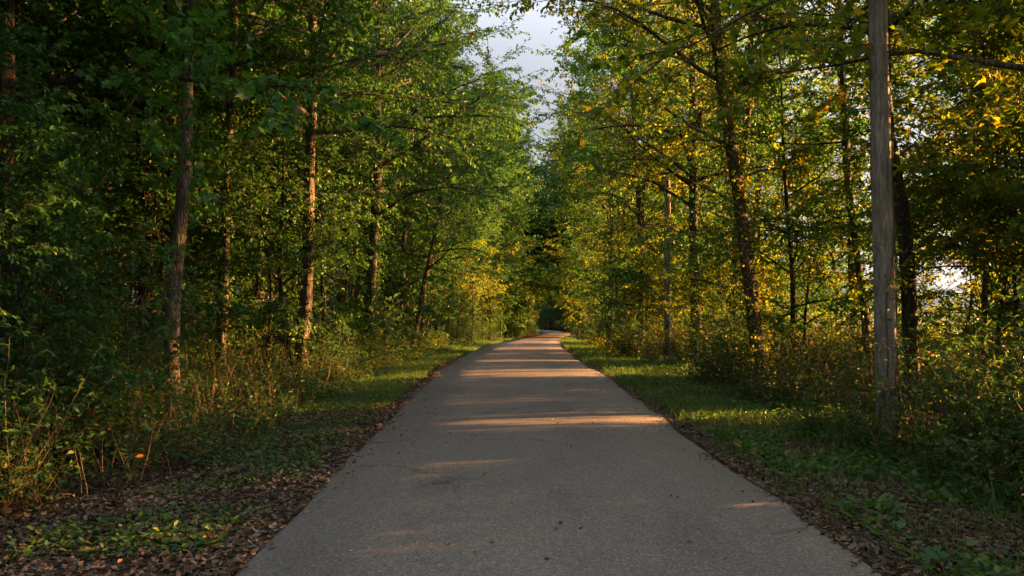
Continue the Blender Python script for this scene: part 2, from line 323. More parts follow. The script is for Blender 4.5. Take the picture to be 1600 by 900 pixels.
def build_tree(seed, H=15, r0=.15, cb=.3, Rad=4.2, limbs=34, secs=9, twigs=6, lv=12, leaf=.095, shape='ovate',
               path=None, side=None, top=.5, thin=0.0, leafmat='leaf', bark='bark', lowlimb=0, droop=-.35, twig_tubes=True,
               fork=0, trunk_sides=14, vine=0, vine_top=.5):
    """returns trunk mesh, branch mesh, crown mesh"""
    rng = np.random.default_rng(seed)
    # trunk centre line in local coordinates
    m = 26; zt = np.linspace(0, 1, m)
    if path is None:
        ph = rng.uniform(0, 6.28, 4); A = rng.uniform(.1, .4, 2)
        tx = A[0]*(np.sin(zt*3+ph[0])-np.sin(ph[0])) + .06*np.sin(zt*11+ph[2]); ty = A[1]*(np.sin(zt*2.6+ph[1])-np.sin(ph[1])); tz = zt*H
    else:
        p = np.array(path, float); tz = zt*H
        tx = np.interp(tz, p[:, 0], p[:, 1]) + .02*np.sin(zt*23+seed); ty = np.interp(tz, p[:, 0], p[:, 2])
        k = np.array([1, 2, 1.])/4
        tx[1:-1] = np.convolve(tx, k, 'valid'); ty[1:-1] = np.convolve(ty, k, 'valid')
    TP = np.stack([tx, ty, tz], 1)[None]
    TR = (r0*((1-zt)**.8*.92+.04) + r0*.45*np.exp(-tz/.22))[None] * (1 + .05*np.sin(zt*40+seed))
    TP[:, 0, 2] -= .12
    g = Geo(); g.tubes(TP, TR, trunk_sides)
    # lumpy bark outline
    V = g.V[0]; a = np.arctan2(V[:, 1]-np.repeat(TP[0, :, 1], trunk_sides), V[:, 0]-np.repeat(TP[0, :, 0], trunk_sides))
    rr = 1 + .07*np.sin(a*3+seed) + .05*np.sin(a*5 + V[:, 2]*2)
    c = np.repeat(TP[0], trunk_sides, 0); g.V[0] = c + (V-c)*np.c_[rr, rr, np.ones(len(rr))]
    trunk = g.mesh('trunk', M[bark], True)
    # limbs
    zs = cb + (1-cb-.03) * rng.random(limbs)**.85; zs.sort()
    if lowlimb: zs[:lowlimb] = rng.uniform(.1, cb, lowlimb)
    pos, _ = interp_path(TP, zs[None]); pos = pos[0]
    az = rng.uniform(0, 6.283, 1) + np.arange(limbs)*2.4 + rng.normal(0, .35, limbs)
    if side is not None:                         # favour the side towards light
        az = az + .75*np.sin(side - az)
    t = (zs-cb)/(1-cb)
    prof = np.where(t < 0, .6, np.interp(t, [0, .2, .5, .8, 1], [.75, 1.0, .95, .62, .22]))
    L = Rad*prof*rng.uniform(.75, 1.15, limbs)
    el = np.interp(t, [0, .5, 1], [.45, .75, 1.2]) + rng.normal(0, .25, limbs)
    D = np.stack([np.cos(az)*np.cos(el), np.sin(az)*np.cos(el), np.sin(el)], 1)
    LP = grow(pos, D, L, 9, rng, (0, 0, droop), .10)
    rl = np.interp(zs, zt, TR[0])*.5; rl = np.minimum(rl, .02+L*.012)
    LR = rl[:, None]*np.linspace(1, .18, 9)[None]
    gb = Geo(); gb.tubes(LP, LR, 6)
    # secondaries
    J = secs
    u = (np.linspace(.12, 1.0, J)[None] + rng.uniform(-.05, .05, (limbs, J))).clip(.1, 1)
    sp, stn = interp_path(LP, u)
    sd = np.where((np.arange(J)[None] + np.arange(limbs)[:, None]) % 2, 1., -1.)*np.ones((limbs, J))
    ang = rng.uniform(.55, 1.05, (limbs, J)); ang[:, -1] *= .2
    sdir = rot_off(stn, sd, ang, rng, 1.0)
    sl = (L[:, None]*.48*(1.1-u*.62)*rng.uniform(.7, 1.2, (limbs, J))).clip(.35, 2.6)
    keep = rng.random((limbs, J)) > thin
    sp, sdir, sl = sp[keep], sdir[keep], sl[keep]
    SP = grow(sp, sdir, sl, 5, rng, (0, 0, -.15), .14)
    SR = (.004+sl*.006)[:, None]*np.linspace(1, .3, 5)[None]
    gb.tubes(SP, SR, 4)
    # twigs
    K = len(SP); u = (np.linspace(.12, 1, twigs)[None] + rng.uniform(-.06, .06, (K, twigs))).clip(.05, 1)
    tp, tt = interp_path(SP, u)
    sd = np.where(np.arange(twigs)[None] % 2, 1., -1.)*np.ones((K, twigs)); ang = rng.uniform(.4, 1.1, (K, twigs)); ang[:, -1] *= .1
    td = rot_off(tt, sd, ang, rng, .8)
    tl = rng.uniform(.22, .62, (K, twigs))*np.clip(sl[:, None]*.8, .5, 1.15)
    tp, td, tl = tp.reshape(-1, 3), td.reshape(-1, 3), tl.ravel()
    WP = grow(tp, td, tl, 3, rng, (0, 0, -.25), .12)
    if twig_tubes: gb.tubes(WP, np.array([[.0045, .003, .0015]])*np.ones((len(WP), 1)), 3)
    branches = gb.mesh('branches', M[bark if bark != 'bark_grey' else 'bark'], True)
    # leaves
    K = len(WP); u = (np.linspace(.08, 1, lv)[None] + rng.uniform(-.05, .05, (K, lv))).clip(0, 1)
    lp, lt = interp_path(WP, u)
    sd = np.where(np.arange(lv)[None] % 2, 1., -1.)*np.ones((K, lv)); ang = rng.uniform(.6, 1.5, (K, lv))
    ld = rot_off(lt, sd, ang, rng, 1.1); ld[..., 2] -= rng.uniform(.0, .55, ld.shape[:2])
    lp = lp.reshape(-1, 3); ld = unit(ld.reshape(-1, 3)); n = len(lp)
    nr = unit(np.array([0, 0, 1.]) + rng.normal(0, .6, (n, 3)))
    ls = leaf*rng.uniform(.6, 1.25, n)
    rnd = (rng.random(n)*.75 + np.repeat(rng.random(K), lv)*.25)
    gc = Geo(); gc.leaves(lp + ld*.02, ld, nr, ls, rnd, shape)
    if vine:
        vz = rng.uniform(0, vine_top, vine)
        vp, _ = interp_path(TP, vz[None]); vp = vp[0]; a = rng.uniform(0, 6.283, vine); rv = np.interp(vz, zt, TR[0]) + rng.gamma(1.6, .07, vine)
        o = np.stack([np.cos(a), np.sin(a), np.zeros(vine)], 1)
        gc.leaves(vp + o*rv[:, None], unit(o*.5 + rng.normal(0, .6, (vine, 3)) - [0, 0, .4]), unit(o + [0, 0, .6] + rng.normal(0, .4, (vine, 3))), leaf*rng.uniform(.5, 1, vine), rng.random(vine), shape)
    crown = gc.mesh('crown', M[leafmat])
    return trunk, branches, crown

def put_tree(name, meshes, x, y, label, cat='tree', group=None, rz=0, sc=1):
    z = float(ground_z(x, y))
    e = empty(name, (x, y, z), rz, sc); tag(e, label, cat, group)
    for nm, me in zip(('trunk', 'branches', 'crown'), meshes): link(nm, me, e)
    return e
def copy_thing(root, loc, rz, sc, label, group):
    r = root.copy(); COL.objects.link(r); r.location = loc; r.rotation_euler = (0, 0, rz); r.scale = (sc, sc, sc)
    r['label'] = label
    if group: r['group'] = group
    elif 'group' in r: del r['group']
    for ch in root.children:
        c = ch.copy(); COL.objects.link(c); c.parent = r
    return r
def lean(pts, d, x0):
    """trunk course of a measured tree: (height, sideways, 0) from picture points at distance d"""
    out = []
    for px, py in pts: out.append((EYE + (478-py)*d/F, (px-790)/F*d - x0, 0))
    out.sort(); b = out[0]
    return [(0, b[1], 0)] + [o for o in out if o[0] > .3]
def hero(label, pts, d, **kw):
    px = pts[-1][0]; x0 = (px-790)/F*d
    me = build_tree(path=lean(pts, d, x0) if len(pts) > 1 else None, **kw)
    return put_tree('broadleaf_tree', me, x0, d, label)

LEFT_SIDE = 0.0; RIGHT_SIDE = math.pi
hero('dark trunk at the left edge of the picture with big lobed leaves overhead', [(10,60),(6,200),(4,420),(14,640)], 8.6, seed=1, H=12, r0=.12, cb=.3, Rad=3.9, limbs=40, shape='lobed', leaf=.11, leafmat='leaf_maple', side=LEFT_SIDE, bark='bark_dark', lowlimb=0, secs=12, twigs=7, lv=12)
hero('grey-brown gently bowed trunk standing bare in the left undergrowth', [(293,20),(291,180),(284,300),(277,400),(272,500),(270,640)], 11.9, seed=2, H=15, r0=.125, cb=.36, Rad=4.4, limbs=40, secs=10, twigs=7, lv=12, shape='lobed', leaf=.11, leafmat='leaf_maple', side=LEFT_SIDE, bark='bark_grey', vine=0)
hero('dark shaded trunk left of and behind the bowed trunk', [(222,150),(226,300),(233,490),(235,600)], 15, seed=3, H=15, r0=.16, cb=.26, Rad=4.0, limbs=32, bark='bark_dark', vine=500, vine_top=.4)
hero('slim trunk between the bowed trunk and the straight sunlit one', [(365,0),(360,150),(352,330),(350,450),(347,600)], 15.4, seed=4, H=15, r0=.12, cb=.30, Rad=4.2, limbs=32, side=LEFT_SIDE, vine=1300, vine_top=.4)
hero('tall straight trunk with its right side sunlit orange, left of the road', [(488,0),(486,120),(484,300),(480,430),(470,590)], 16.6, seed=5, H=16, r0=.15, cb=.34, Rad=4.6, limbs=38, side=LEFT_SIDE, bark='bark')
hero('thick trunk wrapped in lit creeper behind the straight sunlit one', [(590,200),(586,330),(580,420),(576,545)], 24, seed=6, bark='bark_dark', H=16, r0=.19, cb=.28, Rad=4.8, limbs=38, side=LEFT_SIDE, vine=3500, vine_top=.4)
hero('leaning slender tree nearing the sunlit bush on the left verge', [(690,300),(668,400),(655,480),(640,540)], 29, seed=7, H=13, r0=.11, cb=.25, Rad=4.2, limbs=34, side=LEFT_SIDE)
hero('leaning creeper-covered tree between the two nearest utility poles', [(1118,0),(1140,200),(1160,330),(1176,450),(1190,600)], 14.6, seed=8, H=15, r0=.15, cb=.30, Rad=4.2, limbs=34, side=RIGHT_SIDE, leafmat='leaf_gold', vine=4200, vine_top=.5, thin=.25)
hero('thin crooked dark stem left of the nearest utility pole', [(1320,130),(1326,220),(1332,300),(1340,400),(1355,480),(1360,590)], 15.5, seed=9, H=12, r0=.085, cb=.36, Rad=3.4, limbs=26, leafmat='leaf', thin=.2)
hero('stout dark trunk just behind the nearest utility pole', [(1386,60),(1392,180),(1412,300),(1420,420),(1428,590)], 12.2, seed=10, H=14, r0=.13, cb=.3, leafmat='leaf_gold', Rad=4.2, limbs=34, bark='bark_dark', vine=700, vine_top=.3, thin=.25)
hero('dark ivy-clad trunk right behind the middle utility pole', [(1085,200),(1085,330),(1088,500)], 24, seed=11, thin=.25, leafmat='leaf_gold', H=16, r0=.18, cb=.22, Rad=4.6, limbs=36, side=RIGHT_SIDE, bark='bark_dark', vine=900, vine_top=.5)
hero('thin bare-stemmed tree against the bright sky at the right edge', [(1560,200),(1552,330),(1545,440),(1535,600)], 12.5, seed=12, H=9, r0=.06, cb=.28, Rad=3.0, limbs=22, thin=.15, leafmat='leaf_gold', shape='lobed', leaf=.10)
hero('overhanging tree rooted out of view beyond the right edge', [(1720,200),(1700,400),(1690,700)], 8.0, seed=13, H=12, r0=.13, cb=.26, Rad=4.4, limbs=26, shape='lobed', leaf=.12, leafmat='leaf_gold', thin=.1, side=2.6)

# ---- poles
def utility_pole(x, y, h, label, seed, tilt=0.0):
    rng = np.random.default_rng(seed)
    e = empty('utility_pole', (x, y, float(ground_z(x, y)))); tag(e, label, 'utility pole', 'utility poles along the right verge')
    m = 40; zt = np.linspace(-.3, h, m); P = np.stack([tilt*zt + .012*np.sin(zt*.9+seed), .01*np.sin(zt*1.3), zt], 1)[None]
    Rr = np.interp(zt, [-.3, 0, h], [.136, .128, .098])[None]
    Rr = np.r_['1', Rr]; Rr[0, -1] = .085
    g = Geo(); g.tubes(P, Rr, 28)
    V = g.V[0]; c = np.repeat(P[0], 28, 0); a = np.arctan2(V[:, 1]-c[:, 1], V[:, 0]-c[:, 0])
    k = np.ones(len(a))
    for j in range(16):                            # long drying checks
        aj = rng.uniform(-3.1, 3.1); z0, z1 = sorted(rng.uniform(0, h, 2)); da = np.abs((a - aj - .05*np.sin(V[:, 2]*2) + np.pi) % (2*np.pi) - np.pi)
        k -= .13*np.exp(-(da/.09)**2)*((V[:, 2] > z0) & (V[:, 2] < z1))
    g.V[0] = c + (V-c)*k[:, None]
    link('pole_shaft', g.mesh('pole_shaft', M['pole'], True), e)
    # top: cap
    gt = Geo(); gt.tubes(np.array([[[tilt*h, 0, h-.002], [tilt*h, 0, h+.05], [tilt*h, 0, h+.06]]]), np.array([[.11, .09, .001]]), 16)
    link('pole_cap', gt.mesh('pole_cap', M['pole'], True), e)
    # creeper winding up the shaft
    gv = Geo(); gl = Geo()
    for j in range(5):
        zz = np.linspace(0, rng.uniform(2.0, 5.2), 40); th = rng.uniform(0, 6.28) + zz*rng.uniform(.2, .7) + .25*np.sin(zz*4+j)
        rr = np.interp(zz, [0, h], [.134, .10]) + .006
        gv.tubes(np.stack([tilt*zz + rr*np.cos(th), rr*np.sin(th), zz], 1)[None], np.linspace(.009, .004, 40)[None], 5)
        n = 26; zi = rng.uniform(0, zz[-1], n)*rng.random(n)**.4; ti = np.interp(zi, zz, th) + rng.normal(0, .15, n); o = np.stack([np.cos(ti), np.sin(ti), 0*ti], 1)
        gl.leaves(np.stack([tilt*zi, 0*zi, zi], 1) + o*(.145), unit(o*.4 + rng.normal(0, .5, (n, 3)) - [0, 0, .5]), unit(o + [0, 0, .4] + rng.normal(0, .3, (n, 3))), rng.uniform(.04, .09, n), rng.random(n))
    v = link('creeper', gv.mesh('creeper', M['twig'], True), e)
    link('creeper_leaves', gl.mesh('creeper_leaves', M['leaf_shrub']), v)
utility_pole(4.5, 9.06, 6.1, 'nearest and thickest grey weathered wooden utility pole on the right', 1, -.008)
utility_pole(5.5, 26.0, 6.1, 'middle grey wooden utility pole rising from the right undergrowth', 2)
utility_pole(6.7, 46.0, 6.1, 'farthest thin utility pole, half hidden by right-hand bushes', 3)

# ---- templates for the rest of the wood
tall = [build_tree(100+i, H=16, r0=.15, cb=c, Rad=4.6, limbs=44, secs=10, twigs=7, lv=15, leaf=.115, leafmat='leaf', bark=b, twig_tubes=False, lowlimb=l)
        for i, (c, b, l) in enumerate([(.22, 'bark', 3), (.30, 'bark_dark', 2), (.16, 'bark', 0), (.26, 'bark', 4)])]
tall.append(build_tree(110, H=16, r0=.15, cb=.2, Rad=4.4, limbs=44, secs=10, twigs=7, lv=12, leaf=.11, leafmat='leaf_gold', bark='bark_dark', twig_tubes=False, lowlimb=4))
under = [build_tree(200+i, H=6, r0=.05, cb=.12, Rad=2.2, limbs=26, secs=7, twigs=5, lv=9, leaf=.09, top=.5, leafmat=lm, bark='bark_dark', twig_tubes=True, droop=-.2, thin=t)
         for i, (lm, t) in enumerate([('leaf', 0), ('leaf_shrub', .1), ('leaf_gold', .1), ('leaf_shrub', 0)])]

mid = [build_tree(250+i, H=9, r0=.075, cb=c, Rad=3.1, limbs=34, secs=8, twigs=6, lv=10, leaf=.105, leafmat=lm, bark='bark_dark', twig_tubes=True, lowlimb=3)
       for i, (lm, c) in enumerate([('leaf', .2), ('leaf', .28), ('leaf_gold', .25)])]

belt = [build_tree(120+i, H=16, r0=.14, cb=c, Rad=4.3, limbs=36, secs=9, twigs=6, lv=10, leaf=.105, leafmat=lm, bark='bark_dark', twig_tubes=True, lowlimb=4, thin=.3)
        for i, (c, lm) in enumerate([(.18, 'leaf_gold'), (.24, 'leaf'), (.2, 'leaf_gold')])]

def build_shrub(seed, H=1.9, Rad=1.1, stems=12, leaf=.075, mat='leaf_shrub', shape='ovate', dens=1.0):
    rng = np.random.default_rng(seed)
    a = rng.uniform(0, 6.283, stems); r = rng.uniform(0, .25, stems); st = np.stack([r*np.cos(a), r*np.sin(a), -.05+0*a], 1)
    tilt = rng.uniform(.05, .6, stems); D = np.stack([np.cos(a)*np.sin(tilt), np.sin(a)*np.sin(tilt), np.cos(tilt)], 1)
    SP = grow(st, D, H*rng.uniform(.7, 1.15, stems), 9, rng, (0, 0, -.35), .09)
    g = Geo(); g.tubes(SP, .012*np.linspace(1, .25, 9)[None]*rng.uniform(.6, 1.2, (stems, 1)), 5)
    J = 12; u = np.linspace(.15, 1, J)[None] + rng.uniform(-.04, .04, (stems, J)); sp, tt = interp_path(SP, u.clip(0, 1))
    aa = rng.uniform(0, 6.283, (stems, J)); dd = unit(np.stack([np.cos(aa), np.sin(aa), rng.uniform(.1, .7, aa.shape)], -1) + .4*tt)
    bl = rng.uniform(.2, .6, (stems, J))*(1.2-u*.6)*Rad
    BP = grow(sp.reshape(-1, 3), dd.reshape(-1, 3), bl.ravel(), 4, rng, (0, 0, -.4), .12); g.tubes(BP, np.full((len(BP), 4), .0035)*np.linspace(1, .4, 4), 3)
    stem = g.mesh('stems', M['twig'], True)
    lv = int(13*dens); K = len(BP); u = np.linspace(.05, 1, lv)[None] + rng.uniform(-.05, .05, (K, lv)); lp, lt = interp_path(BP, u.clip(0, 1))
    sd = np.where(np.arange(lv)[None] % 2, 1., -1.)*np.ones((K, lv)); ld = rot_off(lt, sd, rng.uniform(.5, 1.4, (K, lv)), rng, 1.2)
    lp = lp.reshape(-1, 3); ld = ld.reshape(-1, 3); ld[:, 2] -= rng.uniform(0, .5, len(ld)); n = len(lp)
    gc = Geo(); gc.leaves(lp, ld, unit(np.array([0, 0, 1.]) + rng.normal(0, .4, (n, 3))), leaf*rng.uniform(.5, 1.3, n), rng.random(n), shape)
    return stem, gc.mesh('foliage', M[mat])
shr = [build_shrub(300), build_shrub(301, 2.4, 1.2, 14, .085), build_shrub(302, 1.3, .9, 12, .07, 'leaf_gold'), build_shrub(303, 2.0, 1.1, 10, .12, 'leaf_shrub', 'narrow', .9)]
def put_shrub(k, x, y, rz, sc, label, group):
    z = float(ground_z(x, y)); e = empty('shrub', (x, y, z), rz, sc); tag(e, label, 'shrub', group)
    link('stems', shr[k][0], e); link('foliage', shr[k][1], e); return e

def road_x(y): return float(np.interp(y, ROAD[:, 1], ROAD[:, 0])) if y < 128 else 3.0
rng = np.random.default_rng(7)
# bands where the low sun reaches the road: sun-ward corridors kept clear of bushes
BANDS = [(5.4, 5.8), (7.8, 8.3), (9.6, 11.0), (13.2, 13.9), (17.0, 19.4), (23, 24), (29.5, 31), (36, 39.5), (47, 58), (59, 67)]
CT = math.cos(R(SUN_AZ))/math.sin(R(SUN_AZ))
def in_corridor(x, y, pad=0):
    y0 = y - (x-.3)*CT
    return any(a-pad < y0 < b+pad for a, b in BANDS)

SIGHT = [(-.43, 11.9), (-.262, 16.6), (-.362, 15.4), (.5, 9.06), (.212, 26), (.32, 14.6), (.29, 14.6), (.525, 12.2), (.455, 15.5)]   # bearings of trunks that stand clear
def place(kind, k, x, y, rz, sc, label, group):
    if kind == 'tall': return put_tree('broadleaf_tree', tall[k], x, y, label, 'tree', group, rz, sc)
    if kind == 'under': return put_tree('young_tree', under[k], x, y, label, 'young tree', group, rz, sc)
    if kind == 'belt': return put_tree('broadleaf_tree', belt[k], x, y, label, 'tree', group, rz, sc)
    if kind == 'mid': return put_tree('small_tree', mid[k], x, y, label, 'tree', group, rz, sc)
    return put_shrub(k, x, y, rz, sc, label, group)
def scatter(kind, n, xr, yr, mind, label, group, seed, ks=(0, 1, 2, 3), scr=(.85, 1.2), corridor=None, road_clear=2.6):
    rg = np.random.default_rng(seed); pts = []; tries = 0; srad = {'tall': .35, 'belt': .35, 'mid': 2.0, 'under': 1.2, 'shrub': .65}[kind]
    while len(pts) < n and tries < n*60:
        tries += 1
        y = rg.uniform(*yr); off = rg.uniform(*xr); x = road_x(y) + off
        if abs(float(road_dist(x, y))) < road_clear: continue
        if any((x-a)**2+(y-b)**2 < mind**2 for a, b in pts): continue
        if corridor is not None and x > 0 and in_corridor(x, y, corridor): continue
        if any(y < hd - .3 and abs(x/y - hb) < (srad + (.45 if hd > 25 else .15))/y for hb, hd in SIGHT) and y > 1: continue
        pts.append((x, y)); place(kind, int(rg.choice(ks)), x, y, rg.uniform(0, 6.28), rg.uniform(*scr), label, group)
# left wood
scatter('tall', 16, (-15, -6.5), (2, 36), 3.0, 'broadleaf tree deep in the dark wood on the left', 'trees deep in the left wood', 11)
scatter('tall', 14, (-9, -4.6), (30, 56), 3.2, 'tree lining the left verge beyond the thick creeper-wrapped trunk', 'far trees along the left verge', 12, scr=(.9, 1.1), road_clear=4.3)
scatter('tall', 14, (-9, -2.4), (56, 84), 3.0, 'tree arching over the road from the left before the bend', 'trees arching over the road', 15, scr=(1.0, 1.2), road_clear=3.7)
scatter('tall', 12, (-26, -15), (8, 60), 4.5, 'tree at the back of the left wood, glimpsed between nearer trunks', 'trees at the back of the left wood', 13)
scatter('tall', 12, (-12, -2.6), (80, 125), 3.6, 'distant tree left of the bend in the road', 'distant trees left of the bend', 14, road_clear=2.9)
# right belt
scatter('belt', 7, (5.2, 9.5), (16, 40), 2.8, 'tree in the sunlit belt behind the utility poles', 'trees behind the utility poles', 21, ks=(0, 1, 2), road_clear=4.6)
scatter('belt', 13, (4.8, 10), (36, 56), 3.2, 'tree lining the right verge beyond the middle utility pole', 'far trees along the right verge', 22, ks=(0, 1, 2), scr=(.9, 1.1), road_clear=4.5, corridor=.3)
scatter('tall', 9, (-6, -3), (66, 104), 3.0, 'lofty tree spreading over the road from the left, far off', 'lofty trees spreading over the road', 17, scr=(1.25, 1.4), road_clear=3.4)
scatter('tall', 9, (3, 6), (66, 104), 3.0, 'lofty tree spreading over the road from the right, far off', 'lofty trees spreading over the road', 18, scr=(1.25, 1.4), road_clear=3.4, corridor=.2)
scatter('mid', 10, (-5.5, -3), (54, 80), 2.0, 'low spreading tree reaching over the road from the left', 'low spreading trees before the bend', 19, ks=(0, 2), scr=(1.15, 1.4), road_clear=3.1)
scatter('mid', 9, (3, 5.5), (56, 80), 2.0, 'low spreading tree reaching over the road from the right', 'low spreading trees before the bend', 20, ks=(0, 2), scr=(1.15, 1.4), road_clear=3.1, corridor=0)
scatter('tall', 14, (2.4, 9), (56, 84), 3.0, 'tree arching over the road from the right before the bend', 'trees arching over the road', 16, scr=(1.0, 1.2), road_clear=3.5, corridor=.5)
scatter('tall', 14, (2.6, 14), (80, 125), 3.6, 'distant tree inside the bend on the right', 'distant trees right of the bend', 23, road_clear=2.9)
# behind the bend
scatter('under', 40, (-22, 40), (117, 138), 2.0, 'leafy low tree closing the end of the road', 'low trees at the bend', 39, scr=(1.0, 1.7), road_clear=3.4)
scatter('mid', 40, (-34, 60), (132, 180), 2.6, 'broad leafy tree massed beyond the bend', 'broad trees beyond the bend', 40, ks=(0, 1), scr=(1.0, 1.5), road_clear=3.4)
scatter('tall', 50, (-34, 60), (134, 185), 3.6, 'dark tree closing the view behind the bend', 'trees closing the view behind the bend', 24, road_clear=5)
# beside and behind the viewpoint
scatter('tall', 5, (-9, -5.5), (-14, 1), 3.5, 'tree beside the road behind the viewpoint on the left', 'trees behind the viewpoint', 25, road_clear=5)
scatter('tall', 4, (5.5, 9), (-14, 1), 3.5, 'tree beside the road behind the viewpoint on the right', 'trees behind the viewpoint', 26, road_clear=5)
# understorey
scatter('mid', 24, (-14, -4.8), (6, 40), 2.2, 'small tree with low branches among the left trunks', 'small trees under the left wood', 36, ks=(0, 1), scr=(.8, 1.15), road_clear=4.6)
scatter('mid', 11, (4.8, 9.5), (10, 38), 2.2, 'small golden backlit tree in the belt right of the road', 'small trees in the right belt', 37, ks=(0, 1, 2), scr=(.7, 1.1), road_clear=4.6)
scatter('mid', 9, (6, 11.5), (-2, 14), 2.0, 'small tree in the thicket right of the nearest pole', 'small trees beside the nearest pole', 38, ks=(0, 2, 2), scr=(.7, 1.0), road_clear=5)
scatter('under', 26, (-12, -5.2), (5, 34), 1.7, 'young leafy tree filling the shade under the left trunks', 'young trees under the left wood', 31, ks=(0, 1, 3), scr=(.6, 1.05), road_clear=4.6)
scatter('under', 22, (-8, -4), (34, 75), 1.8, 'young tree crowding the left verge before the bend', 'young trees on the far left verge', 32, scr=(.6, 1.1), road_clear=3.9)
scatter('under', 16, (4.6, 9.5), (9, 36), 1.5, 'golden backlit young tree in the right undergrowth', 'young trees under the right belt', 33, ks=(2, 2, 1), scr=(.5, .95), corridor=.5, road_clear=4.2)
scatter('under', 24, (4, 9), (34, 75), 1.8, 'young tree crowding the right verge before the bend', 'young trees on the far right verge', 34, scr=(.6, 1.1), corridor=0, road_clear=3.9)
scatter('under', 46, (-26, 34), (120, 150), 2.0, 'shaded young tree beside the far bend', 'young trees at the bend', 35, scr=(.7, 1.1), road_clear=3.2)
scatter('under', 44, (-7, -2.6), (40, 122), 1.5, 'low leafy tree leaning over the far left verge', 'low trees over the far left verge', 45, scr=(.45, .8), road_clear=2.9)
scatter('under', 44, (2.6, 8), (40, 122), 1.5, 'low leafy tree leaning over the far right verge', 'low trees over the far right verge', 46, scr=(.45, .8), road_clear=2.9, corridor=.3)
scatter('under', 50, (-8, 18), (134, 146), 1.3, 'leafy bush-like tree straight ahead beyond the road end', 'trees straight ahead beyond the road end', 47, ks=(0, 1, 3), scr=(.8, 1.3), road_clear=2.8)
scatter('mid', 26, (-10, 22), (140, 152), 2.0, 'dark small tree straight ahead beyond the road end', 'small trees straight ahead beyond the road end', 48, ks=(0, 1), scr=(1, 1.4), road_clear=3)
scatter('under', 16, (2.6, 12), (112, 130), 1.6, 'leafy low tree on the inside of the last bend', 'low trees inside the last bend', 49, scr=(.6, 1.0), road_clear=2.9)
# shrubs
scatter('shrub', 46, (4.6, 9.5), (1, 27), .8, 'leafy shrub in the dense thicket between the right trunks', 'shrubs in the right thicket', 50, ks=(0, 1, 2, 3), scr=(.7, 1.15), corridor=.4, road_clear=4.6)
scatter('shrub', 60, (-9, -3.9), (4.2, 25), .7, 'leafy shrub in the tangle at the edge of the left verge', 'shrubs edging the left verge', 41, ks=(0, 1, 3), scr=(.55, 1.0), road_clear=3.6)
scatter('shrub', 26, (-6, -3.4), (24, 70), 1.1, 'shrub on the left verge farther along the road', 'shrubs on the far left verge', 42, scr=(.5, 1.0), road_clear=3.2)
scatter('shrub', 26, (4.0, 8.5), (4.5, 24), .9, 'leafy shrub in the tangle around the nearest utility pole', 'shrubs around the nearest pole', 43, ks=(0, 2, 3), scr=(.4, .85), corridor=.35, road_clear=3.7)
scatter('shrub', 24, (3.6, 7), (24, 75), 1.1, 'shrub on the right verge farther along the road', 'shrubs on the far right verge', 44, ks=(1, 2, 0), scr=(.5, 1.0), corridor=0, road_clear=3.2)
scatter('shrub', 46, (-6, 16), (129, 141), .9, 'leafy shrub straight ahead where the road turns off', 'shrubs straight ahead at the turn', 58, ks=(0, 1, 3), scr=(.9, 1.4), road_clear=2.3)
scatter('shrub', 30, (-5, -2.3), (52, 110), 1.0, 'leafy shrub at the foot of the arching trees on the left', 'shrubs under the arching trees', 59, ks=(0, 1), scr=(.6, 1.0), road_clear=2.5)
place('mid', 2, 8.4, 12.6, 5, .8, '', 'small trees beside the nearest pole')
place('under', 2, 7.1, 11.0, 3, .85, '', 'young trees under the right belt')
place('mid', 1, 9.3, 14.6, 2, .95, '', 'small trees beside the nearest pole')
place('mid', 0, 10.8, 15.6, 4, .9, '', 'small trees beside the nearest pole')
place('under', 1, 7.7, 11.2, 4, .8, '', 'young trees under the right belt')
for q, (a, b, c, d_) in enumerate([(4.15, 8.95, .38, 0), (4.85, 8.7, .42, 2), (5.2, 8.2, .5, 1), (3.95, 9.8, .35, 3)]):
    place('shrub', d_ if d_ != 3 else 0, a, b, q*1.7, c, '', 'shrubs around the nearest pole')
place('tall', 0, 5.6, 31.5, 2, 1.0, '', 'far trees along the right verge')
place('tall', 3, 5.3, 39, 4.2, 1.05, '', 'far trees along the right verge')
place('shrub', 0, 4.2, 6.5, 1, .5, '', 'shrubs around the nearest pole')
place('shrub', 1, 4.75, 7.3, 2, .5, '', 'shrubs around the nearest pole')
place('shrub', 0, 4.9, 6.5, 4, .75, '', 'shrubs around the nearest pole')
place('shrub', 3, 4.4, 5.4, 5, .6, '', 'shrubs around the nearest pole')
place('mid', 2, -1.3, 59.5, 2, 1.3, '', 'low spreading trees before the bend')
place('mid', 0, -.9, 64, 4.4, 1.35, '', 'low spreading trees before the bend')
place('mid', 2, 5.9, 62.5, 1, 1.3, '', 'low spreading trees before the bend')
scatter('under', 12, (-9, -5.0), (6, 15), 1.3, '', 'young trees under the left wood', 71, ks=(0, 1, 3), scr=(.4, .65), road_clear=4.7)
# far tree line across the meadow
rg = np.random.default_rng(9)
for i in range(30):
    y = -20 + i*9 + rg.uniform(-2, 2); x = 150 + rg.uniform(-8, 8)
    place('tall', int(rg.integers(4)), x, y, rg.uniform(0, 6), rg.uniform(.55, .7), 'small far tree across the sunlit meadow', 'tree line across the meadow')

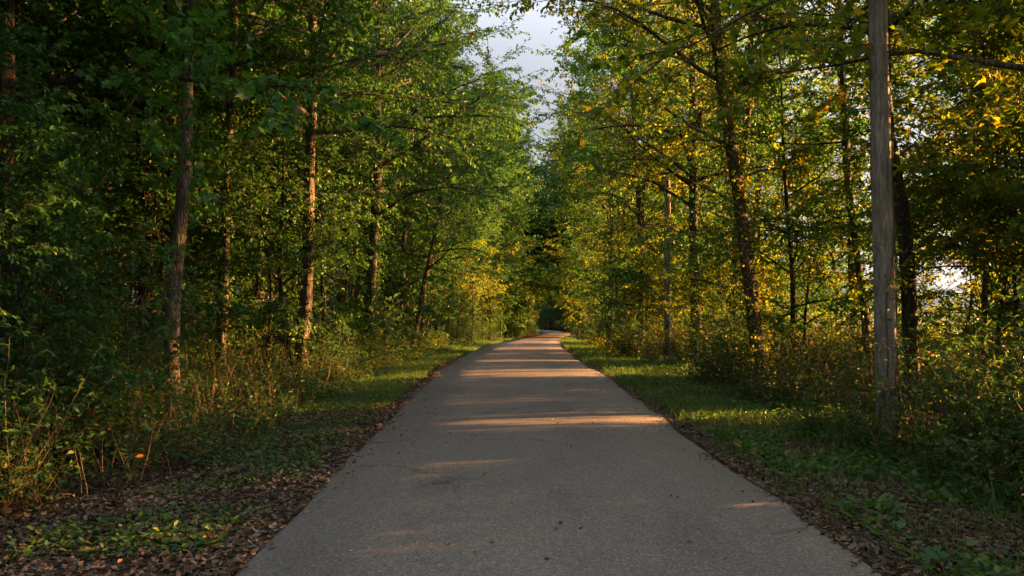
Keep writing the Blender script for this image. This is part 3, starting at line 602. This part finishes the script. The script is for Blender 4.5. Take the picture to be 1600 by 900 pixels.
# ------------------------------------------------------------------ ground cover
def scatter_pts(n, dr, yr, seed, bias=1.0):
    """n points at signed offsets dr from the centre line, y in yr, denser near the camera with bias > 1"""
    rg = np.random.default_rng(seed); u = rg.random(n)**bias; y = yr[0] + (yr[1]-yr[0])*u
    off = rg.uniform(*dr, n); s = np.interp(y, ROAD[:, 1], np.arange(len(ROAD)))
    x = np.interp(y, ROAD[:560, 1], ROAD[:560, 0]) + off
    return x, y, rg
def litter(name, n, dr, yr, seed, bias, label, mat='dry', size=(.022, .058), mask=None):
    x, y, rg = scatter_pts(n, dr, yr, seed, bias)
    d = road_dist(x, y)
    if mask is not None: k = mask(x, y, d, rg); x, y, d = x[k], y[k], d[k]
    z = ground_z(x, y, d); z = np.where(np.abs(d) < HALF, zprof(y) + .022 + .03*(1-(d/HALF)**2) , z) + .006 + rg.uniform(0, .02, len(x))*(np.abs(d) > HALF)
    m = len(x); a = rg.uniform(0, 6.283, m); D = np.stack([np.cos(a), np.sin(a), rg.normal(0, .22, m)], 1)
    N = unit(np.array([0, 0, 1.]) + rg.normal(0, .28, (m, 3)))
    g = Geo(); g.leaves(np.stack([x, y, z], 1), D, N, rg.uniform(*size, m), rg.random(m), 'dry')
    tag(link(name, g.mesh(name, M[mat])), label, kind='stuff')
def edge_mask(x, y, d, rg):
    e = np.abs(d) - HALF
    return rg.random(len(x)) < np.where(e >= -.08, np.clip(.45 + .7*np.sin(x*2.1+y*.9)*np.cos(y*1.3-x*.7) + .35*np.sin(y*3.1+x*4), .3, 1), (np.exp(-(-e)/.12)*.14 + .0015)*(.2+1.6*(np.sin(y*1.9)+np.sin(y*.73+1) > .6)))
litter('fallen_leaves', 120000, (-4.6, -1.7), (2.5, 24), 51, 1.7, 'dry brown fallen leaves carpeting the left verge', mask=edge_mask)
litter('fallen_leaves', 120000, (1.7, 5.0), (2.5, 24), 52, 1.7, 'dry brown fallen leaves scattered along the right verge', mask=lambda x, y, d, rg: edge_mask(x, y, d, rg) & (rg.random(len(x)) < np.clip(1.2 - y*.07 + (np.abs(d-HALF) < .25)*.1, .1, 1)*np.where((d > HALF+.5) & (y > 8), .6, 1)))
litter('fallen_leaves', 420, (-1.95, 1.95), (3, 22), 53, 1.0, 'few stray leaf scraps lying on the asphalt', size=(.015, .045))

def patch(x, y, f=1.0, s=0): return .5 + .5*np.clip((np.sin(x*1.7*f+s) + np.sin(y*1.1*f+x*.6+s*2) + np.sin(y*2.7*f - x*1.9+s))/2, -1, 1)
def grass(name, n, dr, yr, seed, bias, label, size, mask):
    x, y, rg = scatter_pts(n, dr, yr, seed, bias); d = road_dist(x, y)
    k = mask(x, y, d, rg); x, y, d = x[k], y[k], d[k]; m = len(x)
    z = ground_z(x, y, d); a = rg.uniform(0, 6.283, m)
    o = np.stack([np.cos(a), np.sin(a), 0*a], 1); t = rg.uniform(.1, .8, m)[:, None]
    D = unit(np.array([0, 0, 1.]) + o*t); N = unit(o - np.array([0, 0, 1.])*.2)
    S = rg.uniform(*size, m)*np.interp(y, [5, 14, 40], [.6, 1, 1.25])
    g = Geo(); g.leaves(np.stack([x, y, z-.005], 1), D, N, S, rg.random(m), 'blade')
    tag(link(name, g.mesh(name, M['grass'])), label, kind='stuff')
grass('grass', 150000, (-4.4, -1.85), (8, 75), 61, 1.6, 'short green grass on the left verge', (.06, .17),
      lambda x, y, d, rg: (-d > HALF+.18) & (rg.random(len(x)) < patch(x, y)*np.clip((y-9)/5, 0, 1)*1.2))
grass('grass', 260000, (1.9, 4.6), (4.5, 75), 62, 1.6, 'brighter green grass strip along the right verge', (.05, .24),
      lambda x, y, d, rg: (d > HALF+.02+.22*patch(x, y, 3)) & (rg.random(len(x)) < (patch(x, y)*.8+.2)*(patch(x, y, 4.3, 5)*.8+.3)*np.clip((y-4)/6, .1, 1)*np.where(d > HALF+1.5, .5, 1)))
grass('grass', 6000, (3.4, 6), (4.5, 12), 64, 1, 'long arching grass at the foot of the right undergrowth', (.25, .65), lambda x, y, d, rg: (patch(x, y, 1.5, 4) > .8) & (rg.random(len(x)) < .3))

def weeds(name, n, dr, yr, seed, bias, label, H=(.25, 1.2), mask=None, leafmat='leaf_shrub', leaf=(.04, .09), nl=14, shape='ovate'):
    x, y, rg = scatter_pts(n, dr, yr, seed, bias); d = road_dist(x, y)
    if mask is not None: k = mask(x, y, d, rg); x, y, d = x[k], y[k], d[k]
    m = len(x); z = ground_z(x, y, d); edge = np.clip((np.abs(d)-HALF-1.0)/1.5, .25, 1)
    h = rg.uniform(*H, m)*edge; a = rg.uniform(0, 6.283, m)
    D = unit(np.stack([.35*np.cos(a), .35*np.sin(a), np.ones(m)], 1) + rg.normal(0, .1, (m, 3)))
    P = grow(np.stack([x, y, z-.02], 1), D, h, 6, rg, (0, 0, -.15), .1)
    g = Geo(); kd = rg.random(m); g.tubes(P, .005*np.linspace(1, .3, 6)[None]*rg.uniform(.5, 1.3, (m, 1)), 4, kd, 1)
    J = nl; u = np.linspace(.25, 1, J)[None] + rg.uniform(-.05, .05, (m, J)); lp, lt = interp_path(P, u.clip(0, 1))
    aa = rg.uniform(0, 6.283, (m, J)); ld = np.stack([np.cos(aa), np.sin(aa), rg.uniform(-.3, .7, aa.shape)], -1)
    has = (rg.random((m, J)) < .9) & (kd < .93)[:, None]
    lp, ld = lp[has], ld[has]; q = len(lp); off = rg.uniform(0, .12, q)[:, None]
    g.leaves(lp + unit(ld)*off, ld, unit(np.array([0, 0, 1.]) + rg.normal(0, .45, (q, 3))), rg.uniform(*leaf, q), rg.random(q), shape, 0)
    tag(link(name, g.mesh(name, [M[leafmat], M['dry_stem']])), label, kind='stuff')
def corr_mask(x, y, d, rg):
    clear = (np.abs(x/y - .2115) < .016) & (y > 17) & (y < 26)
    y0 = y - (x-.3)*CT; c = np.zeros(len(x), bool)
    for a, b in BANDS: c |= (y0 > a) & (y0 < b)
    return (~c | (rg.random(len(x)) < .05)) & ~clear
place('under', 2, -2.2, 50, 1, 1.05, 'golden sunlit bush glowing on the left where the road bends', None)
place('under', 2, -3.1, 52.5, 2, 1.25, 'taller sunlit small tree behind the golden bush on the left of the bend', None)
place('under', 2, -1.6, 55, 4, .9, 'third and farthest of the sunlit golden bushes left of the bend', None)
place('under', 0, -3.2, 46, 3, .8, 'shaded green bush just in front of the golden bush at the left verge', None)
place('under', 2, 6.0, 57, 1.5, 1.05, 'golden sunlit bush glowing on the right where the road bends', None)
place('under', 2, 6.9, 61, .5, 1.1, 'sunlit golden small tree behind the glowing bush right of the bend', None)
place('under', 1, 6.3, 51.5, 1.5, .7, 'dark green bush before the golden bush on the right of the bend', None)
place('tall', 2, -3.3, 60, 1.5, .8, 'sunlit tree whose low boughs arch over the road from the left', None)
place('tall', 2, 7.3, 62.5, 3.5, .8, 'sunlit tree whose low boughs arch over the road from the right', None)
place('tall', 2, -2.6, 66, 5.1, .85, 'second arching tree just past the sunlit one on the left of the road', None)
weeds('undergrowth', 5000, (-8.5, -3.3), (3.5, 26), 71, 1.4, 'tangle of weeds and dry stalks under the left trunks', (.35, 1.3), lambda x, y, d, rg: x < -3.1 - np.clip((8.5-y)*.35, 0, .9))
weeds('undergrowth', 2600, (-6.5, -3.0), (24, 70), 72, 1.3, 'weeds along the far part of the left verge', (.3, 1.1), leaf=(.06, .12))
weeds('undergrowth', 9500, (3.8, 9.5), (3.0, 28), 73, 1.3, 'tangle of weeds and dry stalks around the nearest pole', (.4, 1.7), corr_mask, 'leaf_shrub')
weeds('undergrowth', 2600, (3.4, 7), (24, 70), 74, 1.3, 'weeds along the far part of the right verge', (.3, 1.1), corr_mask, 'leaf_gold', leaf=(.06, .12))
weeds('low_plants', 2600, (-3.6, -2.2), (5, 24), 75, 1.2, 'low broad-leaved plants poking through the left leaf litter', (.06, .3), lambda x, y, d, rg: patch(x, y, 1.4, 1) > .45, 'leaf_shrub', (.03, .07), 8)
weeds('low_plants', 8000, (2.3, 4.8), (3.5, 26), 76, 1.2, 'low broad-leaved plants among the right verge grass', (.06, .3), lambda x, y, d, rg: patch(x, y, 1.4, 3) > .3, 'leaf_shrub', (.03, .10), 8)
weeds('meadow_weeds', 9000, (13, 42), (2, 90), 81, 1.3, 'tall sunlit weeds and grass of the meadow beyond the right belt', (.3, .95), None, 'leaf_gold', (.10, .22), 9, 'narrow')

# ------------------------------------------------------------------ labels: each scattered tree and shrub is told by the landmark it stands at
MARKS = [(10, 8.6, 'the dark trunk at the left edge'), (270, 11.9, 'the bowed grey-brown trunk'), (347, 15.4, 'the slim trunk beside the bowed one'), (478, 16.6, 'the straight sunlit trunk'),
         (580, 24, 'the creeper-wrapped trunk'), (650, 29, 'the leaning slender tree'), (750, 50, 'the golden bushes left of the bend'), (840, 112, 'the far end of the road'),
         (912, 57, 'the golden bush right of the bend'), (965, 46, 'the farthest utility pole'), (1045, 26, 'the middle utility pole'), (1175, 14.6, 'the leaning creeper-covered tree'),
         (1385, 9.06, 'the nearest utility pole'), (1545, 12.5, 'the thin tree at the right edge')]
ORD = ['nearest', 'second nearest', 'third nearest', 'fourth nearest', 'fifth nearest', 'sixth nearest', 'seventh nearest', 'eighth nearest', 'ninth nearest', 'tenth nearest', 'eleventh nearest', 'twelfth nearest']
NOUN = {'broadleaf_tree': 'tall tree', 'small_tree': 'small broad-crowned tree', 'young_tree': 'young leafy tree', 'shrub': 'shrub'}
from collections import defaultdict
sets = defaultdict(list)
for o in COL.objects:
    if o.parent or 'group' not in o or 'category' not in o: continue
    k = o.name.split('.')[0]
    if k not in NOUN or 'meadow' in o['group'] or 'viewpoint' in o['group']: continue
    x, y = o.location.x, o.location.y
    if y < 2: continue
    px = 790 + F*x/y
    if px < -120: ph = 'beyond the left edge'
    elif px > 1720: ph = 'beyond the right edge'
    else:
        mk = min(MARKS, key=lambda q: abs(q[0]-px)); ph = ('in front of ' if y < mk[1] else 'behind ') + mk[2]
    sets[(NOUN[k], ph)].append((y, o))
for (noun, ph), L in sets.items():
    L.sort(key=lambda q: q[0])
    for i, (_, o) in enumerate(L):
        if i < len(ORD): o['label'] = (ORD[i] + ' ' if len(L) > 1 else '') + noun + ' ' + ph
        else: o['label'] = 'one of many ' + noun + 's ' + ph; o['group'] = 'many ' + noun + 's ' + ph
